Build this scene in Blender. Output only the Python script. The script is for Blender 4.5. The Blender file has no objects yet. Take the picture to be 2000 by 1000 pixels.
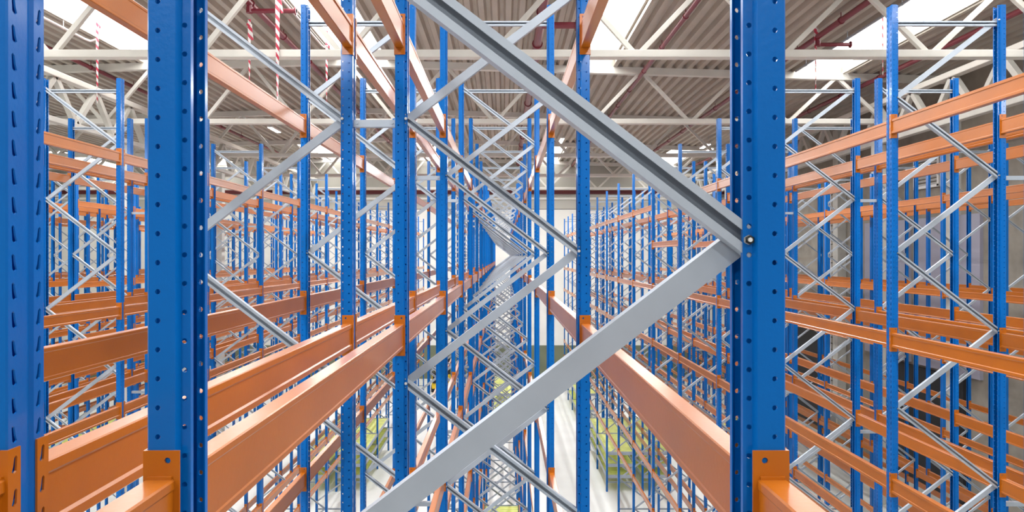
import bpy, bmesh, math, random
from mathutils import Matrix, Vector
R = random.Random(7)
scene = bpy.context.scene
COL = scene.collection
CZ = 8.83                       # eye height above the floor
F = 1376.0                      # focal length in pixels of the 2000 px frame
ORD = ['first','second','third','fourth','fifth','sixth','seventh','eighth','ninth','tenth','eleventh',
       'twelfth','thirteenth','fourteenth','fifteenth','sixteenth','seventeenth','eighteenth']

# ------------------------------------------------------------------ materials
def mat(name, col, rough=0.5, metal=0.0, coat=0.0, noise=0.0, nscale=8.0, bump=0.0, bscale=60.0, spec=0.5, coatior=1.5, coatr=0.12):
    m = bpy.data.materials.new(name); m.use_nodes = True
    nt = m.node_tree; b = nt.nodes['Principled BSDF']
    b.inputs['Base Color'].default_value = (*col, 1)
    b.inputs['Roughness'].default_value = rough
    b.inputs['Metallic'].default_value = metal
    b.inputs['Coat Weight'].default_value = coat
    b.inputs['Coat Roughness'].default_value = coatr; b.inputs['Coat IOR'].default_value = coatior
    b.inputs['Specular IOR Level'].default_value = spec
    tc = nt.nodes.new('ShaderNodeTexCoord')
    if noise > 0:
        n = nt.nodes.new('ShaderNodeTexNoise'); n.inputs['Scale'].default_value = nscale
        n.inputs['Detail'].default_value = 5
        nt.links.new(tc.outputs['Object'], n.inputs['Vector'])
        mr = nt.nodes.new('ShaderNodeMapRange')
        mr.inputs['From Min'].default_value = 0.3; mr.inputs['From Max'].default_value = 0.7
        mr.inputs['To Min'].default_value = 1 - noise; mr.inputs['To Max'].default_value = 1 + noise
        nt.links.new(n.outputs['Fac'], mr.inputs['Value'])
        mx = nt.nodes.new('ShaderNodeVectorMath'); mx.operation = 'SCALE'
        mx.inputs[0].default_value = col
        nt.links.new(mr.outputs['Result'], mx.inputs['Scale'])
        nt.links.new(mx.outputs['Vector'], b.inputs['Base Color'])
    if bump > 0:
        n2 = nt.nodes.new('ShaderNodeTexNoise'); n2.inputs['Scale'].default_value = bscale
        nt.links.new(tc.outputs['Object'], n2.inputs['Vector'])
        bp = nt.nodes.new('ShaderNodeBump'); bp.inputs['Strength'].default_value = bump
        bp.inputs['Distance'].default_value = 0.01
        nt.links.new(n2.outputs['Fac'], bp.inputs['Height'])
        nt.links.new(bp.outputs['Normal'], b.inputs['Normal'])
    return m

def emis(name, col, s):
    m = bpy.data.materials.new(name); m.use_nodes = True
    nt = m.node_tree; nt.nodes.clear()
    e = nt.nodes.new('ShaderNodeEmission'); o = nt.nodes.new('ShaderNodeOutputMaterial')
    e.inputs['Color'].default_value = (*col, 1); e.inputs['Strength'].default_value = s
    nt.links.new(e.outputs[0], o.inputs[0])
    return m

M_BLUE = mat('blue_paint', (0.0, 0.120, 0.43), 0.32, 0, 0.9, 0.05, 3, 0.05, 90, 0.12, 1.3, 0.12)
M_ORANGE = mat('orange_paint', (0.41, 0.110, 0.002), 0.45, 0, 1.0, 0.08, 2.5, 0.04, 70, 0.15, 1.42, 0.24)
M_ZINC = mat('zinc_steel', (0.42, 0.47, 0.53), 0.42, 0.35, 0, 0.04, 12)
M_BOLT = mat('bolt_steel', (0.7, 0.7, 0.68), 0.45, 0.15)
M_TRUSS = mat('truss_paint', (0.74, 0.72, 0.67), 0.5, 0, 0, 0.06, 1.5)
M_DECK = mat('roof_sheet', (0.47, 0.425, 0.37), 0.5, 0, 0, 0.10, 0.8)
M_FLOOR = mat('floor_concrete', (0.80, 0.82, 0.79), 0.4, 0, 0, 0.05, 0.6, 0.02, 20)
M_CREAM = mat('cream_panel', (0.86, 0.85, 0.80), 0.6, 0, 0, 0.03, 0.5)
M_GREYP = mat('grey_panel', (0.52, 0.51, 0.46), 0.6, 0, 0, 0.05, 0.5)
M_CONC = mat('rough_concrete', (0.30, 0.275, 0.235), 0.8, 0, 0, 0.22, 1.2, 0.2, 15)
M_PILL = mat('pale_concrete', (0.58, 0.57, 0.53), 0.7, 0, 0, 0.08, 2)
M_REDP = mat('sprinkler_red', (0.20, 0.018, 0.035), 0.4, 0, 0.2)
M_REDBAND = mat('dark_red_band', (0.13, 0.02, 0.025), 0.5)
M_PINKP = mat('white_conduit', (0.75, 0.66, 0.66), 0.4)
M_OLIVE = mat('olive_wainscot', (0.17, 0.19, 0.12), 0.5, 0, 0, 0.1, 1)
M_YG = mat('yellow_green_roller', (0.74, 0.80, 0.26), 0.45, 0, 0, 0.12, 3)
M_LAV = mat('lavender_panel', (0.36, 0.355, 0.44), 0.5, 0, 0, 0.04, 0.7)
M_BLACK = mat('black_rubber', (0.015, 0.015, 0.018), 0.6)
M_WHITE = mat('white_paint', (0.85, 0.85, 0.83), 0.4)
M_YELLOW = mat('yellow_paint', (0.85, 0.58, 0.02), 0.4)
M_SIGN = mat('grey_sign', (0.42, 0.43, 0.44), 0.5)
M_SKY = emis('skylight_sheet', (1.0, 0.985, 0.95), 7.0)
M_LAMP = emis('lamp_tube', (1.0, 0.97, 0.9), 40.0)

def tape_mat():
    m = bpy.data.materials.new('striped_tape'); m.use_nodes = True
    nt = m.node_tree; b = nt.nodes['Principled BSDF']; b.inputs['Roughness'].default_value = 0.4
    tc = nt.nodes.new('ShaderNodeTexCoord'); mp = nt.nodes.new('ShaderNodeMapping')
    mp.inputs['Rotation'].default_value = (0, 0, 0)
    w = nt.nodes.new('ShaderNodeTexWave'); w.bands_direction = 'DIAGONAL'
    w.inputs['Scale'].default_value = 2.8
    rp = nt.nodes.new('ShaderNodeValToRGB'); rp.color_ramp.interpolation = 'CONSTANT'
    rp.color_ramp.elements[0].color = (0.62, 0.05, 0.10, 1)
    rp.color_ramp.elements[1].position = 0.46; rp.color_ramp.elements[1].color = (0.9, 0.88, 0.87, 1)
    nt.links.new(tc.outputs['Object'], mp.inputs['Vector']); nt.links.new(mp.outputs[0], w.inputs['Vector'])
    nt.links.new(w.outputs['Fac'], rp.inputs['Fac']); nt.links.new(rp.outputs['Color'], b.inputs['Base Color'])
    return m
M_TAPE = tape_mat()

# ------------------------------------------------------------------ mesh helpers
class MB:
    def __init__(s): s.v = []; s.f = []
    def quad(s, a, b, c, d):
        n = len(s.v); s.v += [a, b, c, d]; s.f.append((n, n+1, n+2, n+3))
    def box(s, x0, x1, y0, y1, z0, z1):
        n = len(s.v)
        s.v += [(x0,y0,z0),(x1,y0,z0),(x1,y1,z0),(x0,y1,z0),(x0,y0,z1),(x1,y0,z1),(x1,y1,z1),(x0,y1,z1)]
        for q in ((0,3,2,1),(4,5,6,7),(0,1,5,4),(1,2,6,5),(2,3,7,6),(3,0,4,7)):
            s.f.append(tuple(n+i for i in q))
    def obox(s, p, q, w, h, up=(0,1,0)):
        """bar from p to q, w wide across, h along 'up'"""
        p = Vector(p); q = Vector(q); d = (q-p).normalized(); u = Vector(up)
        u = (u - d*u.dot(d)).normalized(); r = d.cross(u)
        n = len(s.v)
        for e in (p, q):
            for a, b in ((-1,-1),(1,-1),(1,1),(-1,1)):
                s.v.append(tuple(e + r*(a*w/2) + u*(b*h/2)))
        for f in ((3,2,1,0),(4,5,6,7),(0,1,5,4),(1,2,6,5),(2,3,7,6),(3,0,4,7)):
            s.f.append(tuple(n+i for i in f))
    def tube(s, p, q, r, seg=12, caps=True, r2=None):
        p = Vector(p); q = Vector(q); d = (q-p).normalized()
        u = Vector((0,0,1)) if abs(d.z) < 0.9 else Vector((1,0,0))
        u = (u - d*u.dot(d)).normalized(); w = d.cross(u); n = len(s.v)
        for e, rr in ((p, r), (q, r if r2 is None else r2)):
            for i in range(seg):
                a = 2*math.pi*i/seg
                s.v.append(tuple(e + u*math.cos(a)*rr + w*math.sin(a)*rr))
        for i in range(seg):
            j = (i+1) % seg; s.f.append((n+i, n+j, n+seg+j, n+seg+i))
        if caps:
            s.f.append(tuple(n+i for i in reversed(range(seg)))); s.f.append(tuple(n+seg+i for i in range(seg)))
    def prism(s, pts, a, b, axis='y', caps=True):
        """closed outline extruded from a to b along axis"""
        n = len(s.v); k = len(pts)
        def P(u, v, t):
            return {'y': (u, t, v), 'z': (u, v, t), 'x': (t, u, v)}[axis]
        for t in (a, b):
            for u, v in pts: s.v.append(P(u, v, t))
        for i in range(k):
            j = (i+1) % k; s.f.append((n+i, n+j, n+k+j, n+k+i))
        if caps:
            s.f.append(tuple(n+i for i in reversed(range(k)))); s.f.append(tuple(n+k+i for i in range(k)))
    def add(s, other, M):
        n = len(s.v)
        s.v += [tuple(M @ Vector(v)) for v in other.v]
        s.f += [tuple(n+i for i in f) for f in other.f]
    def mesh(s, name, m, bevel=0, smooth=False):
        me = bpy.data.meshes.new(name); me.from_pydata(s.v, [], s.f); me.materials.append(m)
        bm = bmesh.new(); bm.from_mesh(me)
        if bevel:
            bmesh.ops.remove_doubles(bm, verts=bm.verts, dist=1e-5)
            es = [e for e in bm.edges if len(e.link_faces) == 2 and e.calc_face_angle(0) > 0.5]
            bmesh.ops.bevel(bm, geom=es, offset=bevel, segments=2, affect='EDGES', profile=0.6)
        if smooth:
            for f in bm.faces: f.smooth = True
        bm.to_mesh(me); bm.free()
        return me

def ob(name, me, parent=None, loc=(0,0,0), rot=(0,0,0), scale=None):
    o = bpy.data.objects.new(name, me); COL.objects.link(o)
    o.location = loc; o.rotation_euler = rot
    if scale: o.scale = scale
    if parent is not None: o.parent = parent
    return o
def tag(o, label, cat, group=None, kind=None):
    o['label'] = label; o['category'] = cat
    if group: o['group'] = group
    if kind: o['kind'] = kind
    return o
def struct(name, mb, m, bevel=0):
    o = ob(name, mb.mesh(name, m, bevel)); o['kind'] = 'structure'; return o

# ------------------------------------------------------------------ upright post with its holes
PITCH = 0.05
TOP = CZ + 2.43
NP = int(TOP / PITCH)
OUT = [(.069,.026),(.069,.015),(.0525,.015),(.0485,0),(.003,0),(0,.003),(0,.031),(.006,.036),
       (.006,.064),(0,.069),(0,.097),(.003,.1),(.0485,.1),(.0525,.085),(.069,.085),(.069,.074)]
TH = 0.0025
def offs(pts, t):
    res = []
    for i, p in enumerate(pts):
        nn = Vector((0, 0)); c = 0
        for a, b in ((i-1, i), (i, i+1)):
            if a < 0 or b >= len(pts): continue
            d = (Vector(pts[b]) - Vector(pts[a])).normalized()
            nn += Vector((-d.y, d.x)); c += 1
        nn.normalize()
        k = 1.0
        if c == 2:
            d = (Vector(pts[i]) - Vector(pts[i-1])).normalized()
            k = 1 / max(0.5, nn.dot(Vector((-d.y, d.x))))
        res.append((p[0] + nn.x*t*k, p[1] + nn.y*t*k))
    return res
INN = offs(OUT, -TH)
# check which side is inside (channel interior is towards the middle of the profile)
if sum((Vector(p) - Vector((.035, .05))).length for p in INN) > sum((Vector(p) - Vector((.035, .05))).length for p in OUT):
    INN = offs(OUT, TH)

def round_hole(c, r, z):
    return [(c + r*math.cos(math.radians(a)), z + r*math.sin(math.radians(a))) for a in (225, 270, 315, 0, 45, 90, 135, 180)]
def slot_hole(c, sgn, z):
    pts = [(-.007,-.012),(-.001,-.016),(.005,-.012),(.005,-.004),(.0045,.012),(.001,.0155),(-.003,.012),(-.0045,-.003)]
    out = []
    for u, v in pts:
        out.append((c - (u if sgn > 0 else -u) - sgn*v*0.10, z + v))
    if sgn > 0:   # keep the winding that matches the cell border
        o = out; out = [o[2], o[1], o[0], o[7], o[6], o[5], o[4], o[3]]
    return out
def cell_ring(mb, A, B, hole, z0, z1, wall=None):
    """one pitch of a strip from point A to point B (2D) with a hole given in (u, z)"""
    A = Vector(A); B = Vector(B); L = (B-A).length; d = (B-A)/L
    border = [(0,z0),(L/2,z0),(L,z0),(L,(z0+z1)/2),(L,z1),(L/2,z1),(0,z1),(0,(z0+z1)/2)]
    def P(u, z): p = A + d*u; return (p.x, p.y, z)
    n = len(mb.v)
    mb.v += [P(*b) for b in border] + [P(*h) for h in hole]
    for i in range(8):
        j = (i+1) % 8; mb.f.append((n+i, n+j, n+8+j, n+8+i))
    return n + 8
STRIPS = {1: ('r', .0105, .025), 3: ('r', .0295, 0), 5: ('s', .014, 0), 9: ('s2', .014, 0), 11: ('r', .016, 0), 13: ('r', .006, .025)}
def post_mesh():
    mb = MB(); H = NP * PITCH
    for i in range(len(OUT) - 1):
        a, b, c, d = OUT[i], OUT[i+1], INN[i], INN[i+1]
        if i not in STRIPS:
            mb.quad((*a,0),(*b,0),(*b,H),(*a,H)); mb.quad((*d,0),(*c,0),(*c,H),(*d,H))
        else:
            kind, cu, dz = STRIPS[i]
            L = (Vector(b)-Vector(a)).length
            for k in range(NP):
                z0 = k*PITCH; zc = z0 + .025 - .0065 + (.0135 if kind == 'r' and dz else 0)
                hl = (round_hole(cu, .0048, zc) if kind == 'r' else slot_hole(cu, 1 if kind == 's' else -1, zc))
                n1 = cell_ring(mb, a, b, hl, z0, z0+PITCH)
                n2 = cell_ring(mb, c, d, hl, z0, z0+PITCH)
                for q in range(8):
                    w = (q+1) % 8; mb.f.append((n1+q, n1+w, n2+w, n2+q))
        for z in (0, H): mb.quad((*a,z),(*b,z),(*d,z),(*c,z))
    for i in (0, len(OUT)-1): mb.quad((*OUT[i],0),(*INN[i],0),(*INN[i],H),(*OUT[i],H))
    # the stagger of the two round-hole columns
    return mb
def stagger():
    pass
pm = post_mesh()
POST = pm.mesh('upright_post', M_BLUE)

def plain_post(mb, x, y, rot, H):
    pts = []
    src = OUT + [p for p in reversed(INN)]
    for u, v in src:
        pts.append((x+u, y+v) if not rot else (x-u, y+0.1-v))
    mb.prism(pts, 0, H, 'z')

# ------------------------------------------------------------------ braces
W, DP, LIP, T2 = .046, .031, .0145, .0022
PIV_X = .49                      # bolt to frame centre
PIV_A = [CZ + .028 + 1.5*n for n in range(1, -6, -1)]      # aisle side bolts
PIV_I = [CZ + .778 + 1.5*n for n in range(1, -7, -1)]      # inner side bolts
BL = math.hypot(2*PIV_X, .75) + .05
def c_brace(L, open_near):
    """channel along +x, centred on z; y grows away from the viewer"""
    mb = MB(); h = W/2
    o = [(h-LIP,0),(h,0),(h,DP),(-h,DP),(-h,0),(-h+LIP,0),(-h+LIP,T2),(-h+T2,T2),(-h+T2,DP-T2),(h-T2,DP-T2),(h-T2,T2),(h-LIP,T2)]
    if not open_near: o = [(a, DP-b) for a, b in o]
    n = len(o)
    for x in (-.025, L-.025):
        for z, y in o: mb.v.append((x, y, z))
    for i in range(n):
        j = (i+1) % n; mb.f.append((i, j, n+j, n+i))
    return mb
DESC = c_brace(BL, True); ASC = c_brace(BL, False)
HORI = c_brace(2*PIV_X+.05, True)
DESC_M = DESC.mesh('diagonal_brace_open', M_ZINC); ASC_M = ASC.mesh('diagonal_brace_web', M_ZINC)
HORI_M = HORI.mesh('horizontal_brace', M_ZINC)
bolt = MB(); bolt.tube((0,-.009,0),(0,0,0),.0085,6); bolt.tube((0,-.013,0),(0,-.009,0),.004,8)
BOLT_M = bolt.mesh('bolt', M_BOLT)
foot = MB(); foot.box(-.02,.12,-.03,.13,0,.006); foot.box(.02,.03,-.02,.0,0,.016); foot.box(.02,.03,.1,.12,0,.016)
FOOT_M = foot.mesh('foot_plate', M_ZINC)

def diagonals(aisle_right):
    """(left x, left z, right x, right z) of each diagonal, top to bottom"""
    seq = []
    a, b = list(PIV_A), list(PIV_I)
    zz = []
    for i in range(len(b)):
        zz.append(('I', b[i]))
        if i < len(a): zz.append(('A', a[i]))
    out = []
    for (s1, z1), (s2, z2) in zip(zz, zz[1:]):
        p = {s1: z1, s2: z2}
        if aisle_right: out.append((p['I'], p['A']))
        else: out.append((p['A'], p['I']))
    return out

def frame_far(aisle_right):
    mb = MB()
    plain_post(mb, -.55, 0, False, TOP); plain_post(mb, .55, 0, True, TOP)
    for zl, zr in diagonals(aisle_right):
        src = DESC if zl > zr else ASC
        ang = math.atan2(zl-zr, 2*PIV_X)
        mb.add(src, Matrix.Translation((-PIV_X, .018 if zl > zr else .0505, zl)) @ Matrix.Rotation(ang, 4, 'Y'))
    for z in (CZ+2.25, .35):
        mb.add(HORI, Matrix.Translation((-PIV_X, .033, z)))
    return mb
def two_mat_far(name, ar):
    mb = frame_far(ar); me = mb.mesh(name, M_BLUE); me.materials.append(M_ZINC)
    nb = 2*(2*len(OUT)+2)
    for p in me.polygons:
        if p.index >= nb: p.material_index = 1
    return me
FAR = {True: two_mat_far('rack_frame_r', True), False: two_mat_far('rack_frame_l', False)}

def make_frame(x, y, ar, label, parts, bolts, group):
    if not parts:
        o = ob('rack_upright', FAR[ar], None, (x, y, 0)); tag(o, label, 'rack upright', group); return o
    r = ob('rack_upright', None, None, (x, y, 0)); r.empty_display_size = 0.1
    tag(r, label, 'rack upright', group)
    ob('upright_post', POST, r, (-.55, 0, 0)); ob('upright_post', POST, r, (.55, .1, 0), (0, 0, math.pi))
    for zl, zr in diagonals(ar):
        d = zl > zr
        ob('diagonal_brace', DESC_M if d else ASC_M, r, (-PIV_X, .018 if d else .0505, zl), (0, math.atan2(zl-zr, 2*PIV_X), 0))
        if bolts and zl > CZ - 6: ob('bolt', BOLT_M, r, (-PIV_X, .015, zl))
        if bolts and zr > CZ - 6: ob('bolt', BOLT_M, r, (PIV_X, .015, zr))
    for z in (CZ+2.25, .35): ob('horizontal_brace', HORI_M, r, (-PIV_X, .033, z))
    ob('foot_plate', FOOT_M, r, (-.56, 0, 0)); ob('foot_plate', FOOT_M, r, (.56, .1, 0), (0, 0, math.pi))
    return r

# ------------------------------------------------------------------ beams
LB = 2.7
def beam_outline():
    # x: 0 = aisle face, .05 = inner face ; z within the connector height
    z0, z1 = .041, .181
    return [(.003,z0),(.047,z0),(.05,z0+.003),(.05,z0+.016),(.0475,z0+.020),(.0475,z1-.020),(.05,z1-.016),(.05,z1-.003),(.047,z1),(.003,z1),(0,z1-.003),(0,z1-.022),
            (.006,z1-.028),(.006,z0+.028),(0,z0+.022),(0,z0+.003)]
bmb = MB(); bmb.prism(beam_outline(), -LB/2+.004, LB/2-.004, 'y')
BEAM_M = bmb.mesh('rack_crossbeam', M_ORANGE)
def connector(side):
    """L plate at the far (+1) or near (-1) end; y measured from the beam middle"""
    mb = MB(); ye = side*LB/2; t = .004; H = .23
    A = lambda y: ye + side*y
    # flange against the post side: x .0 .. .058, with a round pin hole near its top
    def strip(P, Q, z0, z1, hole, thick):
        P = Vector(P); Q = Vector(Q); L = (Q-P).length; d = (Q-P)/L
        border = [(0,z0),(L/2,z0),(L,z0),(L,(z0+z1)/2),(L,z1),(L/2,z1),(0,z1),(0,(z0+z1)/2)]
        ns = []
        for off in (Vector((0,0)), Vector(thick)):
            n = len(mb.v)
            for u, z in border + hole:
                p = P + d*u + off; mb.v.append((p.x, p.y, z))
            for i in range(8):
                j = (i+1) % 8; mb.f.append((n+i, n+j, n+8+j, n+8+i))
            ns.append(n)
        for i in range(8):
            j = (i+1) % 8
            mb.f.append((ns[0]+8+i, ns[0]+8+j, ns[1]+8+j, ns[1]+8+i))
            mb.f.append((ns[0]+i, ns[0]+j, ns[1]+j, ns[1]+i))
    x0, x1 = -.0045, .058
    strip((x0, A(-t)), (x1, A(-t)), .181, H, round_hole(.042, .0055, .213), (0, side*t*.9))
    mb.box(x0, x1, min(A(-t), A(-.0004)), max(A(-t), A(-.0004)), 0, .181)
    # flange on the post front with four hook slots
    y0, y1 = A(-.0005), A(.028)
    for k in range(4):
        z0 = .0 + k*H/4; z1 = z0 + H/4
        strip((x0, y0), (x0, y1), z0, z1, slot_hole(.014, 1 if side > 0 else -1, (z0+z1)/2), (.004, 0))
    # weld bead where the beam meets the plate
    mb.box(.004, .046, min(A(-t-.005), A(-t)), max(A(-t-.005), A(-t)), .181, .186)
    return mb
CON = {s: connector(s) for s in (-1, 1)}
CON_M = {s: CON[s].mesh('end_connector', M_ORANGE) for s in (-1, 1)}
BIG = MB()
for q in (bmb, CON[-1], CON[1]): BIG.add(q, Matrix.Identity(4))
sim = MB(); sim.prism(beam_outline(), -LB/2+.004, LB/2-.004, 'y')
for s in (-1, 1):
    a, b = sorted((s*LB/2 - s*.004, s*LB/2 + s*.0)); sim.box(-.004,.058,a,b,0,.23)
    a, b = sorted((s*LB/2, s*(LB/2+.028))); sim.box(-.0045,-.0005,a,b,0,.23)
SIM_M = sim.mesh('box_beam_plain', M_ORANGE)

# ------------------------------------------------------------------ rows
def DK(k): return 1.2125 if k == 0 else 1.178 + 2.8*k
NK = 17
LEV_C = [1.137, -.564, -2.264, -3.964, -5.664, -7.36]
LEV_R = [1.134, -.92, -2.32, -3.92, -5.66, -6.66]
LEV_L = [1.235, -.865, -2.22, -3.82, -5.56, -6.56]
# name: centre x, skew, aisle side is right, first frame, levels, phrase, parts up to, first visible frame
ROWS = {
 'C':  (-.0645, 0, True, 0, LEV_C, 'central row', 8, 0),
 'L1': (-1.405, 0, False, 0, LEV_C, "central row's left twin", 8, 0),
 'L2': (-5.76, 0, True, 2, LEV_L, 'first row past the left aisle', 8, 3),
 'L3': (-7.11, 0, False, 3, LEV_L, 'second row past the left aisle', 7, 4),
 'L4': (-11.46, 0, True, 6, LEV_L, 'third row past the left aisle', 0, 7),
 'L5': (-12.81, 0, False, 6, LEV_L, 'fourth row past the left aisle', 0, 7),
 'L6': (-17.16, 0, True, 8, LEV_L, 'fifth row past the left aisle', 0, 8),
 'L7': (-18.51, 0, False, 9, LEV_L, 'sixth row past the left aisle', 0, 9),
 'R1': (4.25, .005, False, 1, LEV_R, 'first row past the right aisle', 8, 2),
 'R2': (5.59, .005, True, 2, LEV_R, 'second row past the right aisle', 7, 3),
 'R3': (9.94, .005, False, 4, LEV_R, 'third row past the right aisle', 0, 5),
 'R4': (11.29, .005, True, 5, LEV_R, 'fourth row past the right aisle', 0, 6),
}
def row_x(name, k): r = ROWS[name]; return r[0] + r[1]*DK(k)
for name, (cx, sk, ar, k0, lev, phr, kp, kv) in ROWS.items():
    for k in range(k0, NK):
        i = k - kv
        if i < 0: lab = f'blue rack frame at near end of {phr}, at picture edge'
        else: lab = f'blue rack frame with grey braces, {ORD[i]} in {phr}'
        make_frame(row_x(name, k), DK(k), ar, lab, k < kp, name in ('C', 'L1', 'R1') and k < 3, 'blue pallet rack frames')

def project_box(x, y0, y1, z0, z1):
    y0 = max(y0, .25)
    if y1 <= y0: return 0
    xs, ys = [], []
    for D in (y0, y1):
        for xx in (x-.025, x+.025):
            for zz in (z0, z1):
                xs.append(984 + xx*F/D); ys.append(500 - (zz-CZ)*F/D)
    a = [max(0, min(xs)), min(2000, max(xs)), max(0, min(ys)), min(1000, max(ys))]
    if a[1] <= a[0] or a[3] <= a[2]: return 0
    # apparent size: length seen times height
    return math.hypot(a[1]-a[0], a[3]-a[2]) * (z1-z0)*F/((y0+y1)/2)
beams = []
for name, (cx, sk, ar, k0, lev, phr, kp, kv) in ROWS.items():
    kb0 = -1 if name in ('C', 'L1') else k0
    for kb in range(kb0, NK-1):
        ya = DK(kb) + .1 if kb >= 0 else DK(0) - 2.7
        yb = DK(kb+1)
        x = (row_x(name, max(kb, 0)) + row_x(name, kb+1)) / 2
        for face in ('aisle', 'back'):
            right = (face == 'aisle') == ar
            for li, z in enumerate(lev):
                zz = z
                if name in ('R1',) and kb == 5 and li == 0: zz = .17
                beams.append([project_box(x + (.53 if right else -.53), ya, yb, CZ+zz+.04, CZ+zz+.18),
                              name, kb, face, right, li, CZ+zz, x, ya, yb])
beams = [b for b in beams if b[0] > 0]
beams.sort(key=lambda b: -b[0])
LEVW = ['top level', 'second level', 'third level', 'fourth level', 'fifth level', 'sixth level', 'seventh level']
rest = MB()
for n, (area, name, kb, face, right, li, z, x, ya, yb) in enumerate(beams):
    r = ROWS[name]; yc = (ya+yb)/2; sc = (yb-ya)/LB
    px = x + (.55 if right else -.55)
    rz = math.pi if right else 0
    if n < 300:
        kv = r[7]; bi = kb - (kv-1) if name not in ('C', 'L1') else kb+1
        lab = f'orange beam, {face} side, {ORD[max(0, bi)]} bay, {LEVW[li]}, {r[5]}'
        near = n < 130
        o = ob('rack_crossbeam', BEAM_M if near else SIM_M, None, (px, yc, z), (0, 0, rz), (1, sc, 1))
        tag(o, lab, 'rack beam', 'orange rack beams')
        if near:
            for s in (-1, 1): ob('end_connector', CON_M[s], o)
    else:
        rest.add(sim, Matrix.Translation((px, yc, z)) @ Matrix.Rotation(rz, 4, 'Z') @ Matrix.Diagonal((1, sc, 1, 1)))
o = ob('rack_beams', rest.mesh('rack_beams', M_ORANGE))
tag(o, 'the many small orange beams deep among the farther blue racks', 'rack beams', None, 'stuff')

# spacers that tie back-to-back frames together
sp = MB(); sp.box(0,1,.03,.07,-.02,.02); 
for a, b, nm in (('L1', 'C', 'the central double row'), ('R1', 'R2', 'the right double row'), ('L3', 'L2', 'the left double row')):
    for k in range(max(ROWS[a][3], ROWS[b][3]), 8):
        x0 = row_x(a, k) + .55; x1 = row_x(b, k) - .55; y = DK(k)
        for zi, z in enumerate((CZ+.755, CZ-2.40, CZ-5.55)):
            m = MB(); h = .02
            m.prism([(.03,z-h),(.07,z-h),(.07,z-h+.003),(.033,z-h+.003),(.033,z+h-.003),(.07,z+h-.003),(.07,z+h),(.03,z+h)],
                    x0+.001, x1-.001, 'x')
            m.tube((x0+.02,y*0+.03,z),(x0+.02,.024,z),.007,6); m.tube((x1-.02,.03,z),(x1-.02,.024,z),.007,6)
            o = ob('row_spacer', m.mesh('row_spacer', M_ZINC), None, (0, y, 0))
            tag(o, f'grey spacer bar, {["upper","middle","lower"][zi]} of three, linking the {ORD[k]} frames of {nm}', 'spacer bar', 'grey row spacers')

# ------------------------------------------------------------------ yellow-green roller shelves
bed = MB()
for i in range(17):
    y = .06 + i*.16
    bed.tube((-.48, y, 0), (.48, y, 0), .05, 8)
BED_M = bed.mesh('roller_bed', M_YG)
rail = MB()
rail.prism([(0,-.06),(.03,-.06),(.03,-.055),(.005,-.055),(.005,.055),(.03,.055),(.03,.06),(0,.06)], 0, 2.68, 'y')
RAIL_M = rail.mesh('side_rail', M_ZINC)
cr = MB(); cr.box(-.50,.50,0,.04,-.06,.06); CROSS_M = cr.mesh('end_rail', M_ZINC)
def roller_shelf(name, k, z, tier, which):
    x = row_x(name, k); y = DK(k) + .11
    r = ob('roller_shelf', None, None, (x, y, z)); r.empty_display_size = .1
    tag(r, f'yellow-green roller shelf, {tier} tier, {which} bay, low in {ROWS[name][5]}', 'roller shelf', 'yellow-green roller shelves')
    ob('roller_bed', BED_M, r)
    ob('side_rail', RAIL_M, r, (-.53, 0, 0)); ob('side_rail', RAIL_M, r, (.53, 2.68, 0), (0, 0, math.pi))
    ob('end_rail', CROSS_M, r, (0, -.05, 0)); ob('end_rail', CROSS_M, r, (0, 2.69, 0))
for name in ('R1', 'R2', 'L2', 'L3', 'L6', 'L7', 'R3'):
    for k in (9, 10):
        for z, t in ((.30, 'bottom'), (.72, 'middle'), (1.17, 'top'),):
            roller_shelf(name, k, z + .25, t, 'nearer' if k == 9 else 'farther')
for k, w in ((13, 'third'), (14, 'last')):
    for z, t in ((.55, 'bottom'), (1.42, 'top')):
        roller_shelf('R1', k, z, t, w)
for k, w in ((6, 'nearest'), (13, 'middle'), (14, 'farthest')):
    for z, t in ((.55, 'bottom'), (1.42, 'top')):
        roller_shelf('C', k, z, t, w)

# ------------------------------------------------------------------ the hall
XL, XR, YB, YF = -34.0, 16.2, 50.7, -13.0
fl = MB(); fl.box(XL, XR, YF, YB, -.2, 0); struct('floor', fl, M_FLOOR)
def ZT(x): return CZ + 7.05 - .028*abs(x+7)        # underside of the roof deck
SKY = [(-29.1,-27.3),(-21.0,-19.2),(-12.9,-11.1),(-5.9,-4.1),(2.26,4.0),(10.3,12.1)]
def in_sky(x): return any(a <= x <= b for a, b in SKY)
P, HD = .38, .14
def deck(y0, y1, gaps):
    mb = MB(); x = XL - .1
    while x < XR:
        xs = [x, x+.11, x+.17, x+.28, x+P-.04]
        zs = [0, 0, HD, HD, 0]
        xc = x + P/2
        if not (gaps and in_sky(xc)):
            for i in range(4):
                a, b = xs[i], xs[i+1]
                mb.quad((a,y0,ZT(a)+zs[i]),(b,y0,ZT(b)+zs[i+1]),(b,y1,ZT(b)+zs[i+1]),(a,y1,ZT(a)+zs[i]))
            mb.quad((xs[4],y0,ZT(xs[4])),(x+P,y0,ZT(x+P)),(x+P,y1,ZT(x+P)),(xs[4],y1,ZT(xs[4])))
            for ye in (y0, y1):
                for i in range(5):
                    a, b = (xs + [x+P])[i:i+2]; za, zc2 = (zs + [0])[i:i+2]
                    mb.quad((a,ye,ZT(a)+za),(b,ye,ZT(b)+zc2),(b,ye,ZT(b)+.3),(a,ye,ZT(a)+.3))
            # closing sheet above
            mb.quad((x,y0,ZT(x)+.3),(x+P,y0,ZT(x+P)+.3),(x+P,y1,ZT(x+P)+.3),(x,y1,ZT(x)+.3))
        x += P
    return mb
TY = [16.8, 25.2, 33.6, 42.0, 50.4]
cm = MB()
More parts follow.
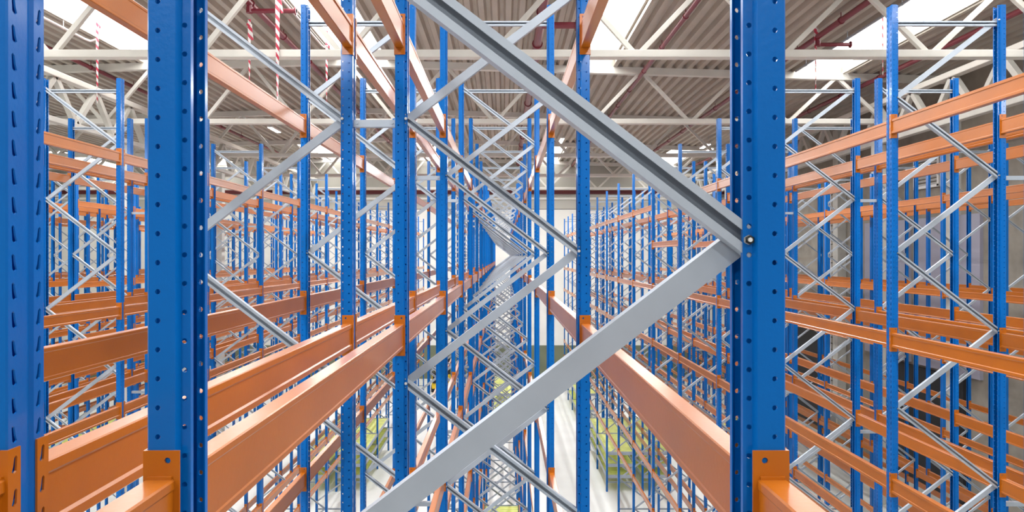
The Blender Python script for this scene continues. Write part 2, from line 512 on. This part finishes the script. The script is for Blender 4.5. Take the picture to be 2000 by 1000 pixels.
for y0, y1, g in ((YF, 0, False), (0, 25.2, True), (25.2, 42.0, False), (42.0, YB, True)):
    cm2 = deck(y0, y1, g); cm.add(cm2, Matrix.Identity(4))
struct('ceiling', cm, M_DECK)
wn = 0
for y0, y1 in ((0, 25.2), (42.0, YB)):
    for a, b in SKY:
        wn += 1
        m = MB(); q = .2
        m.box(a-.15, b+.15, y0, y1, ZT(a)+.26, ZT(a)+.30)
        o = struct(f'window_{wn}', m, M_SKY)
        f = MB()
        for e in (a, b):
            f.box(e-.03, e+.03, y0, y1, ZT(e)-.02, ZT(e)+.26)
        for ye in (y0+.02, y1-.05):
            zl = min(ZT(a), ZT(b)) - .05
            f.box(a-.4, b+.4, ye, ye+.03, zl, zl+.33)
        k = ob('window_frame', f.mesh('window_frame', M_DECK), o)

wb = MB(); wb.box(XL, XR, YB, YB+.2, 2.4, CZ+3.37-.02); struct('wall_back', wb, M_CREAM)
wb = MB(); wb.box(XL, XR, YB, YB+.2, CZ+3.39, CZ+7.6); struct('wall_back_upper', wb, M_GREYP)
wb = MB(); wb.box(XL, XR, YB-.03, YB+.2, 0, 2.4); struct('baseboard_back', wb, M_OLIVE)
wb = MB(); wb.box(XL, XR, YB+.05, YB+.2, CZ+3.34, CZ+3.40); struct('trim_1', wb, M_BLACK)
wb = MB(); wb.box(XL, XR, YB-.12, YB, CZ+4.45, CZ+4.72); struct('trim_2', wb, M_REDBAND)
wb = MB(); wb.box(XL, XR, YB-.06, YB, CZ+4.06, CZ+4.2); struct('trim_3', wb, M_CREAM)
wr = MB(); wr.box(XR, XR+.2, YF, YB, 0, CZ+7.3); struct('wall_right', wr, M_CONC)
wl = MB(); wl.box(XL-.2, XL, YF, YB, 0, CZ+7.3); struct('wall_left', wl, M_GREYP)

# pillars on the column lines
def pillar(x, y, w=.36, h=None):
    m = MB(); m.box(x-w/2, x+w/2, y-w/2, y+w/2, 0, h or (CZ+3.96))
    o = struct('pillar', m, M_PILL, .02)
for y in (8.4, 25.2, 33.6, 42.0): pillar(-13.55 if y > 9 else -13.55, y)
for y in (25.2, 33.6, 42.0): pillar(13.4, y)
for y in (16.8, 25.2, 33.6, 42.0): pillar(XR-.15, y, .5, CZ+6)

# roof trusses
def bar_mesh(segs, m, w, h, up):
    mb = MB()
    for p, q in segs: mb.obox(p, q, w, h, up)
    return mb
TN = ['first', 'second', 'third', 'fourth', 'fifth']
TLAB = ['white roof truss nearest overhead, its wide lower chord crossing above all racks',
        'white roof truss second from the viewer, zigzag web below the roof sheets',
        'white roof truss third from the viewer, seen above the farther rack tops',
        'white roof truss fourth from the viewer, thin with close zigzag web',
        'white roof truss farthest away, against the back wall above the dark red band']
ZB = CZ + 4.8
X0, DX = -.32, 3.49
for ti, y in enumerate(TY):
    yy = y - (.25 if ti == 4 else 0)
    r = ob('roof_truss', None, None, (0, yy, 0)); tag(r, TLAB[ti], 'roof truss', 'white roof trusses')
    m = MB(); m.box(XL, XR, -.14, .14, ZB-.09, ZB+.09); ob('bottom_chord', m.mesh('bottom_chord', M_TRUSS, .02), r)
    m = MB()
    for a, b in ((XL, -7), (-7, XR)):
        m.obox((a, 0, ZT(a)-.12), (b, 0, ZT(b)-.12), .24, .22, (0,1,0))
    ob('top_chord', m.mesh('top_chord', M_TRUSS), r)
    n0 = int((XL-X0)/DX)
    for n in range(n0, 5):
        xb = X0 + n*DX
        for s in (-1, 1):
            xt = xb + s*DX/2
            if xt > XR - .1 or xt < XL + .1: continue
            m = MB(); m.obox((xb + s*.08, 0, ZB+.05), (xt - s*.08, 0, ZT(xt)-.2), .12, .12, (0,1,0))
            ob('web_member', m.mesh('web_member', M_TRUSS, .012), r)
for x, lab in ((-13.4, 'white longitudinal truss running away along the left column line'), (13.4, 'white longitudinal truss running away along the right column line')):
    zt = CZ + 5.42; zb = CZ + 4.05
    r = ob('longitudinal_truss', None, None, (x, 0, 0)); tag(r, lab, 'roof truss')
    m = MB(); m.box(-.12, .12, 8, YB-.5, zb-.08, zb+.08); ob('bottom_chord', m.mesh('bottom_chord', M_PILL, .02), r)
    m = MB(); m.box(-.14, .14, 8, YB-.5, zt-.09, zt+.09); ob('top_chord', m.mesh('top_chord', M_TRUSS, .02), r)
    y = 8.4
    while y < 49:
        for a, b in ((y, y+1.05), (y+2.1, y+1.05)):
            m = MB(); m.obox((0, a, zt-.05), (0, b, zb+.05), .16, .16, (1,0,0)); ob('web_member', m.mesh('web_member', M_PILL), r)
        y += 2.1

# sprinkler pipes under the roof sheets
def pipe(x, y0, y1, r, lab, branch=None, m=M_REDP, z=None, hook=None):
    zz = (ZT(x) - .32) if z is None else z
    if branch is None:
        mb = MB(); mb.tube((0, y0, 0), (0, y1, 0), r, 12)
        if hook: mb.tube((0, y1-.02, 0), (hook*.5, y1+.02, -.07), r*.9, 10); mb.tube((hook*.5, y1+.02, -.07), (hook, y1-.03, -.03), r*.9, 10)
        yy = y0 + 1.2
        while yy < y1:
            mb.tube((0, yy, 0), (0, yy, .22), .012, 6); mb.tube((0, yy-.03, 0), (0, yy+.03, 0), r*1.25, 12); yy += 2.8
        o = ob('sprinkler_pipe', mb.mesh('sprinkler_pipe', m), None, (x, 0, zz)); tag(o, lab, 'pipe', 'pipes under the roof'); return o
    r0 = ob('sprinkler_pipe', None, None, (x, 0, zz)); tag(r0, lab, 'pipe', 'pipes under the roof')
    mb = MB(); mb.tube((0, y0, 0), (0, y1, 0), r, 12)
    yy = y0 + 1.2
    while yy < y1:
        mb.tube((0, yy-.03, 0), (0, yy+.03, 0), r*1.25, 12); mb.tube((0, yy, 0), (0, yy, .22), .012, 6); yy += 2.8
    ob('main_pipe', mb.mesh('main_pipe', m), r0)
    by, bx = branch
    mb = MB(); mb.tube((0, by, 0), (0, by, -.22), r*.8, 10); mb.tube((0, by, -.22), (bx, by, -.22), r*.7, 10)
    mb.tube((bx*.97, by, -.22), (bx, by, -.22), r*1.2, 10); mb.tube((0, by, -.12), (0, by, -.27), r, 10)
    ob('branch_pipe', mb.mesh('branch_pipe', m), r0)
    return r0
pipe(-14.3, 12, 50, .07, 'dark red sprinkler pipe under the roof, leftmost of six')
pipe(-6.75, 12, 50, .09, 'dark red sprinkler pipe with elbow, left of the second skylight from left', (18.7, 1.25))
pipe(1.03, 12, 50, .13, 'thick dark red sprinkler pipe straight above the central row', (19.2, .95))
pipe(4.85, 12, 50, .07, 'dark red sprinkler pipe just right of the skylight over the right aisle')
pipe(9.0, 12, 50, .08, 'dark red sprinkler pipe with cross arm beside the rightmost skylight', (20.2, .95))
pipe(13.0, 12, 50, .08, 'dark red sprinkler pipe farthest right, beyond the rightmost skylight')
pipe(-12.75, 8, 21.4, .035, 'pale pink conduit along the edge of the leftmost skylight', None, M_PINKP, CZ+6.6, .38)
pipe(-5.8, 8, 22.4, .03, 'pale pink conduit along the edge of the second skylight from left', None, M_PINKP, CZ+6.7, .2)
pipe(9.95, 8, 24, .035, 'slim grey conduit along the edge of the rightmost skylight', None, M_ZINC, ZT(10)-.28)

# striped barrier tape hanging from the roof
def tape(px, ytop, ybot, D, lab, w=.075):
    x = (px - 984)*D/F; zt = CZ + (500-ytop)*D/F; zb = CZ + (500-ybot)*D/F
    mb = MB(); n = 14; L = zt - zb
    for i in range(n):                       # a slightly twisted ribbon with thickness
        pass
    ring = []
    for i in range(n+1):
        a = i*.12; z = -L*i/n
        for sx, sy in ((-1,-.25),(1,-.25),(1,.25),(-1,.25)):
            u, v = sx*w/2, sy*w/2
            mb.v.append((u*math.cos(a)-v*math.sin(a)*.6, u*math.sin(a)*.6+v*math.cos(a), z))
    for i in range(n):
        for j in range(4):
            k = (j+1) % 4; mb.f.append((4*i+j, 4*i+k, 4*i+4+k, 4*i+4+j))
    mb.f.append((0,1,2,3)); mb.f.append((4*n+3,4*n+2,4*n+1,4*n))
    r = ob('barrier_tape', mb.mesh('barrier_tape', M_TAPE), None, (x, D, zt)); tag(r, lab, 'barrier tape', 'striped tapes hanging from the roof')
    kn = MB(); kn.tube((-w*.8,0,-.12),(w*.8,0,-.16), w*.5, 8); kn.obox((w*.5,0,-.14),(w*1.1,0,-.55), .05, .015)
    ob('knot', kn.mesh('knot', M_TAPE), r)
tape(190, 20, 202, 21.4, 'red and white striped tape knotted to a conduit, leftmost of the hanging tapes')
tape(487, 38, 160, 18.7, 'thin striped tape hanging below the dark red elbow pipe')
tape(542, -20, 196, 16.5, 'long striped tape hanging in front of the nearest roof truss', .1)
tape(638, 60, 200, 22.4, 'striped tape hanging beside the second skylight from left')
tape(1593, 48, 175, 20.2, 'striped tape hanging from the pipe cross arm on the right')
tape(1724, -10, 146, 19.0, 'pale striped tape hanging against the rightmost skylight', .06)

# lamps under the roof
def lamp(x, y, lab):
    z = ZT(x) - .55
    r = ob('ceiling_lamp', None, None, (x, y, z)); tag(r, lab, 'lamp', 'white tube lamps under the roof')
    m = MB(); m.prism([(-.14,.07),(-.10,0),(.10,0),(.14,.07)], -.75, .75, 'y'); ob('lamp_body', m.mesh('lamp_body', M_WHITE), r)
    m = MB(); m.box(-.09,.09,-.72,.72,-.02,-.001); ob('lamp_tube', m.mesh('lamp_tube', M_LAMP), r)
    m = MB()
    for yy in (-.6, .6): m.tube((0,yy,.07),(0,yy,.5),.008,6)
    ob('hanger', m.mesh('hanger', M_ZINC), r)
LAMPS = [(-11.6, 35.6, 'white tube lamp under the roof left, before the third truss'),
         (-11.7, 46.5, 'small glowing lamp far left under the roof near the back wall'),
         (3.1, 38, 'glowing lamp under the roof just right of the central row'),
         (11.0, 38.5, 'left one of two lamps under the roof at right'),
         (11.6, 40.0, 'right one of two lamps under the roof at right'),
         (-5.0, 46.5, 'glowing lamp far away above the left aisle near the back wall'),
         (8.0, 46.0, 'white lamp far away near the back wall, right of centre')]
for a in LAMPS: lamp(*a)

# right wall furniture
m = MB()
for y0, y1 in ((23.8, 27.4), (28.0, 31.4)): m.box(XR-.12, XR, y0, y1, CZ-4.2, CZ+1.45)
struct('door_1', m, M_LAV)
m = MB(); m.box(XR-.16, XR, 24.6, 30.2, 0, CZ-4.3); struct('door_2', m, M_BLACK)
m = MB(); m.box(XR-.16, XR, 35.2, 38.6, 0, 5); struct('door_3', m, M_BLACK)
r = ob('wall_ladder', None, None, (XR-.3, 34.0, 0)); tag(r, 'white caged ladder fixed upright on the right wall', 'ladder')
m = MB()
for s in (-.25, .25): m.box(-.03,.03,s-.03,s+.03,2,CZ+4)
ob('ladder_rail', m.mesh('ladder_rail', M_WHITE), r)
m = MB(); z = 2.2
while z < CZ+3.9: m.tube((0,-.25,z),(0,.25,z),.02,8); z += .3
ob('rung', m.mesh('rung', M_BLACK), r)
r = ob('wall_vent', None, None, (XR-.1, 26.8, CZ+3.2)); tag(r, 'white louvred vent high on the right wall', 'vent')
m = MB()
for a in (-.75, .75): m.box(-.06,.06,a-.06,a+.06,-.6,.6)
for a in (-.57, .57): m.box(-.06,.06,-.8,.8,a-.05,a+.05)
ob('vent_frame', m.mesh('vent_frame', M_WHITE), r)
m = MB()
for i in range(8): m.obox((0,-.7,-.48+i*.135),(0,.7,-.48+i*.135),.10,.012,(.6,0,.8))
ob('louvre', m.mesh('louvre', M_WHITE), r)
# small standing sign with a white triangle
r = ob('floor_sign', None, None, (15.2, 33.0, 0)); tag(r, 'grey sign board with white triangular arrow mark at the right wall', 'sign')
m = MB(); m.box(-.35,.35,-.02,.02,.6,2.1); ob('sign_board', m.mesh('sign_board', M_SIGN, .01), r)
m = MB(); m.box(-.3,-.24,-.02,.02,0,.6); m.box(.24,.3,-.02,.02,0,.6); ob('leg', m.mesh('leg', M_ZINC), r)
m = MB()
tri = [Vector((math.cos(math.radians(90+120*i)), 0, math.sin(math.radians(90+120*i)))) for i in range(3)]
for i in range(3):
    a = tri[i]*.27; b = tri[(i+1) % 3]*.27
    p = a.lerp(b, .12); q = a.lerp(b, .62)
    o3 = Vector((0, -.026, 1.5))
    m.obox(p+o3, q+o3, .07, .008, (0,1,0))
    d = (b-a).normalized(); nrm = Vector((-d.z, 0, d.x)); t0 = q+o3
    n = len(m.v)
    for v in (t0+nrm*.08, t0-nrm*.08, t0+d*.12): m.v.append(tuple(v+Vector((0,-.004,0))))
    for v in (t0+nrm*.08, t0-nrm*.08, t0+d*.12): m.v.append(tuple(v+Vector((0,.004,0))))
    m.f += [(n,n+1,n+2),(n+5,n+4,n+3),(n,n+3,n+4,n+1),(n+1,n+4,n+5,n+2),(n+2,n+5,n+3,n)]
ob('arrow_mark', m.mesh('arrow_mark', M_WHITE), r)

# forklift far down the left aisle
r = ob('forklift', None, None, (-4.1, 45.5, 0)); tag(r, 'yellow and black forklift parked far down the left aisle by the back wall', 'forklift')
m = MB(); m.prism([(0,.25),(2.1,.25),(2.1,.75),(1.5,.95),(.9,.95),(.9,.6),(.35,.6),(.35,1.15),(0,1.15)], -.55, .55, 'x'); ob('body', m.mesh('body', M_YELLOW, .03), r)
m = MB(); m.box(-.5,.5,-.05,.35,.6,1.25); ob('counterweight', m.mesh('counterweight', M_BLACK, .04), r)
m = MB()
for sx in (-.5, .5):
    m.obox((sx,.2,1.1),(sx,.35,2.15),.06,.06,(1,0,0)); m.obox((sx,1.45,.9),(sx,1.3,2.15),.06,.06,(1,0,0))
m.box(-.55,.55,.3,1.35,2.12,2.18); ob('overhead_guard', m.mesh('overhead_guard', M_BLACK), r)
m = MB()
for sx in (-.35, .35): m.box(sx-.05,sx+.05,2.12,2.22,.1,2.6)
m.box(-.35,.35,2.14,2.2,2.5,2.6); m.box(-.35,.35,2.14,2.2,1.2,1.28); ob('mast', m.mesh('mast', M_BLACK), r)
for sx in (-.3, .3):
    m = MB(); m.box(sx-.06,sx+.06,2.22,3.3,.08,.13); m.box(sx-.06,sx+.06,2.22,2.27,.08,.6); ob('fork', m.mesh('fork', M_ZINC), r)
m = MB(); m.box(-.25,.25,.4,.8,.95,1.05); m.obox((0,.4,1.0),(0,.3,1.5),.5,.1,(0,1,0)); ob('seat', m.mesh('seat', M_BLACK, .02), r)
for sx in (-.5, .5):
    for yy, rr in ((.3, .26), (1.75, .32)):
        m = MB(); m.tube((sx-.1, yy, rr), (sx+.1, yy, rr), rr, 20); ob('wheel', m.mesh('wheel', M_BLACK), r)

# ------------------------------------------------------------------ light
w = bpy.data.worlds.new('World'); scene.world = w; w.use_nodes = True
bg = w.node_tree.nodes['Background']; bg.inputs[0].default_value = (0.95, 0.97, 1.0, 1); bg.inputs[1].default_value = 0.3
# added overhead fill strips without fixtures, brightening beam tops, floor and back wall
def strip(x, y, z, sx, sy, p):
    l = bpy.data.lights.new('fill_strip', 'AREA'); l.shape = 'RECTANGLE'; l.size = sx; l.size_y = sy; l.energy = p
    l.color = (.98, .99, 1)
    o = bpy.data.objects.new('fill_strip', l); COL.objects.link(o); o.location = (x, y, z); return o
for x in (-16.5, -8.9, -3.4, 2.1, 7.4):
    for y, p in ((4, 420), (21, 520), (38, 900)):
        strip(x, y, CZ+4.6, .3, 10, p)

def bay(x, y, z, p):  # added fill point, unseen behind the camera, brightens the near-facing sides
    l = bpy.data.lights.new('rear_fill', 'POINT'); l.energy = p; l.shadow_soft_size = .35; l.color = (.98, .99, 1)
    o = bpy.data.objects.new('rear_fill', l); COL.objects.link(o); o.location = (x, y, z)
for x in (-16, -9.3, -3.6, 2.1, 7.8, 14):
    bay(x, -6, CZ+4.2, 560 if -4 < x < 3 else 330)

# ------------------------------------------------------------------ camera
cam = bpy.data.cameras.new('Camera'); co = bpy.data.objects.new('Camera', cam); COL.objects.link(co)
cam.sensor_width = 36; cam.lens = 36*F/2000; cam.shift_x = 16/2000; cam.clip_start = .05; cam.clip_end = 300
co.location = (0, 0, CZ); co.rotation_euler = (math.pi/2, 0, 0)
scene.camera = co
vs = scene.view_settings
vs.view_transform = 'Standard'; vs.look = 'None'; vs.exposure = 0.0; vs.gamma = 1.0; vs.use_curve_mapping = False
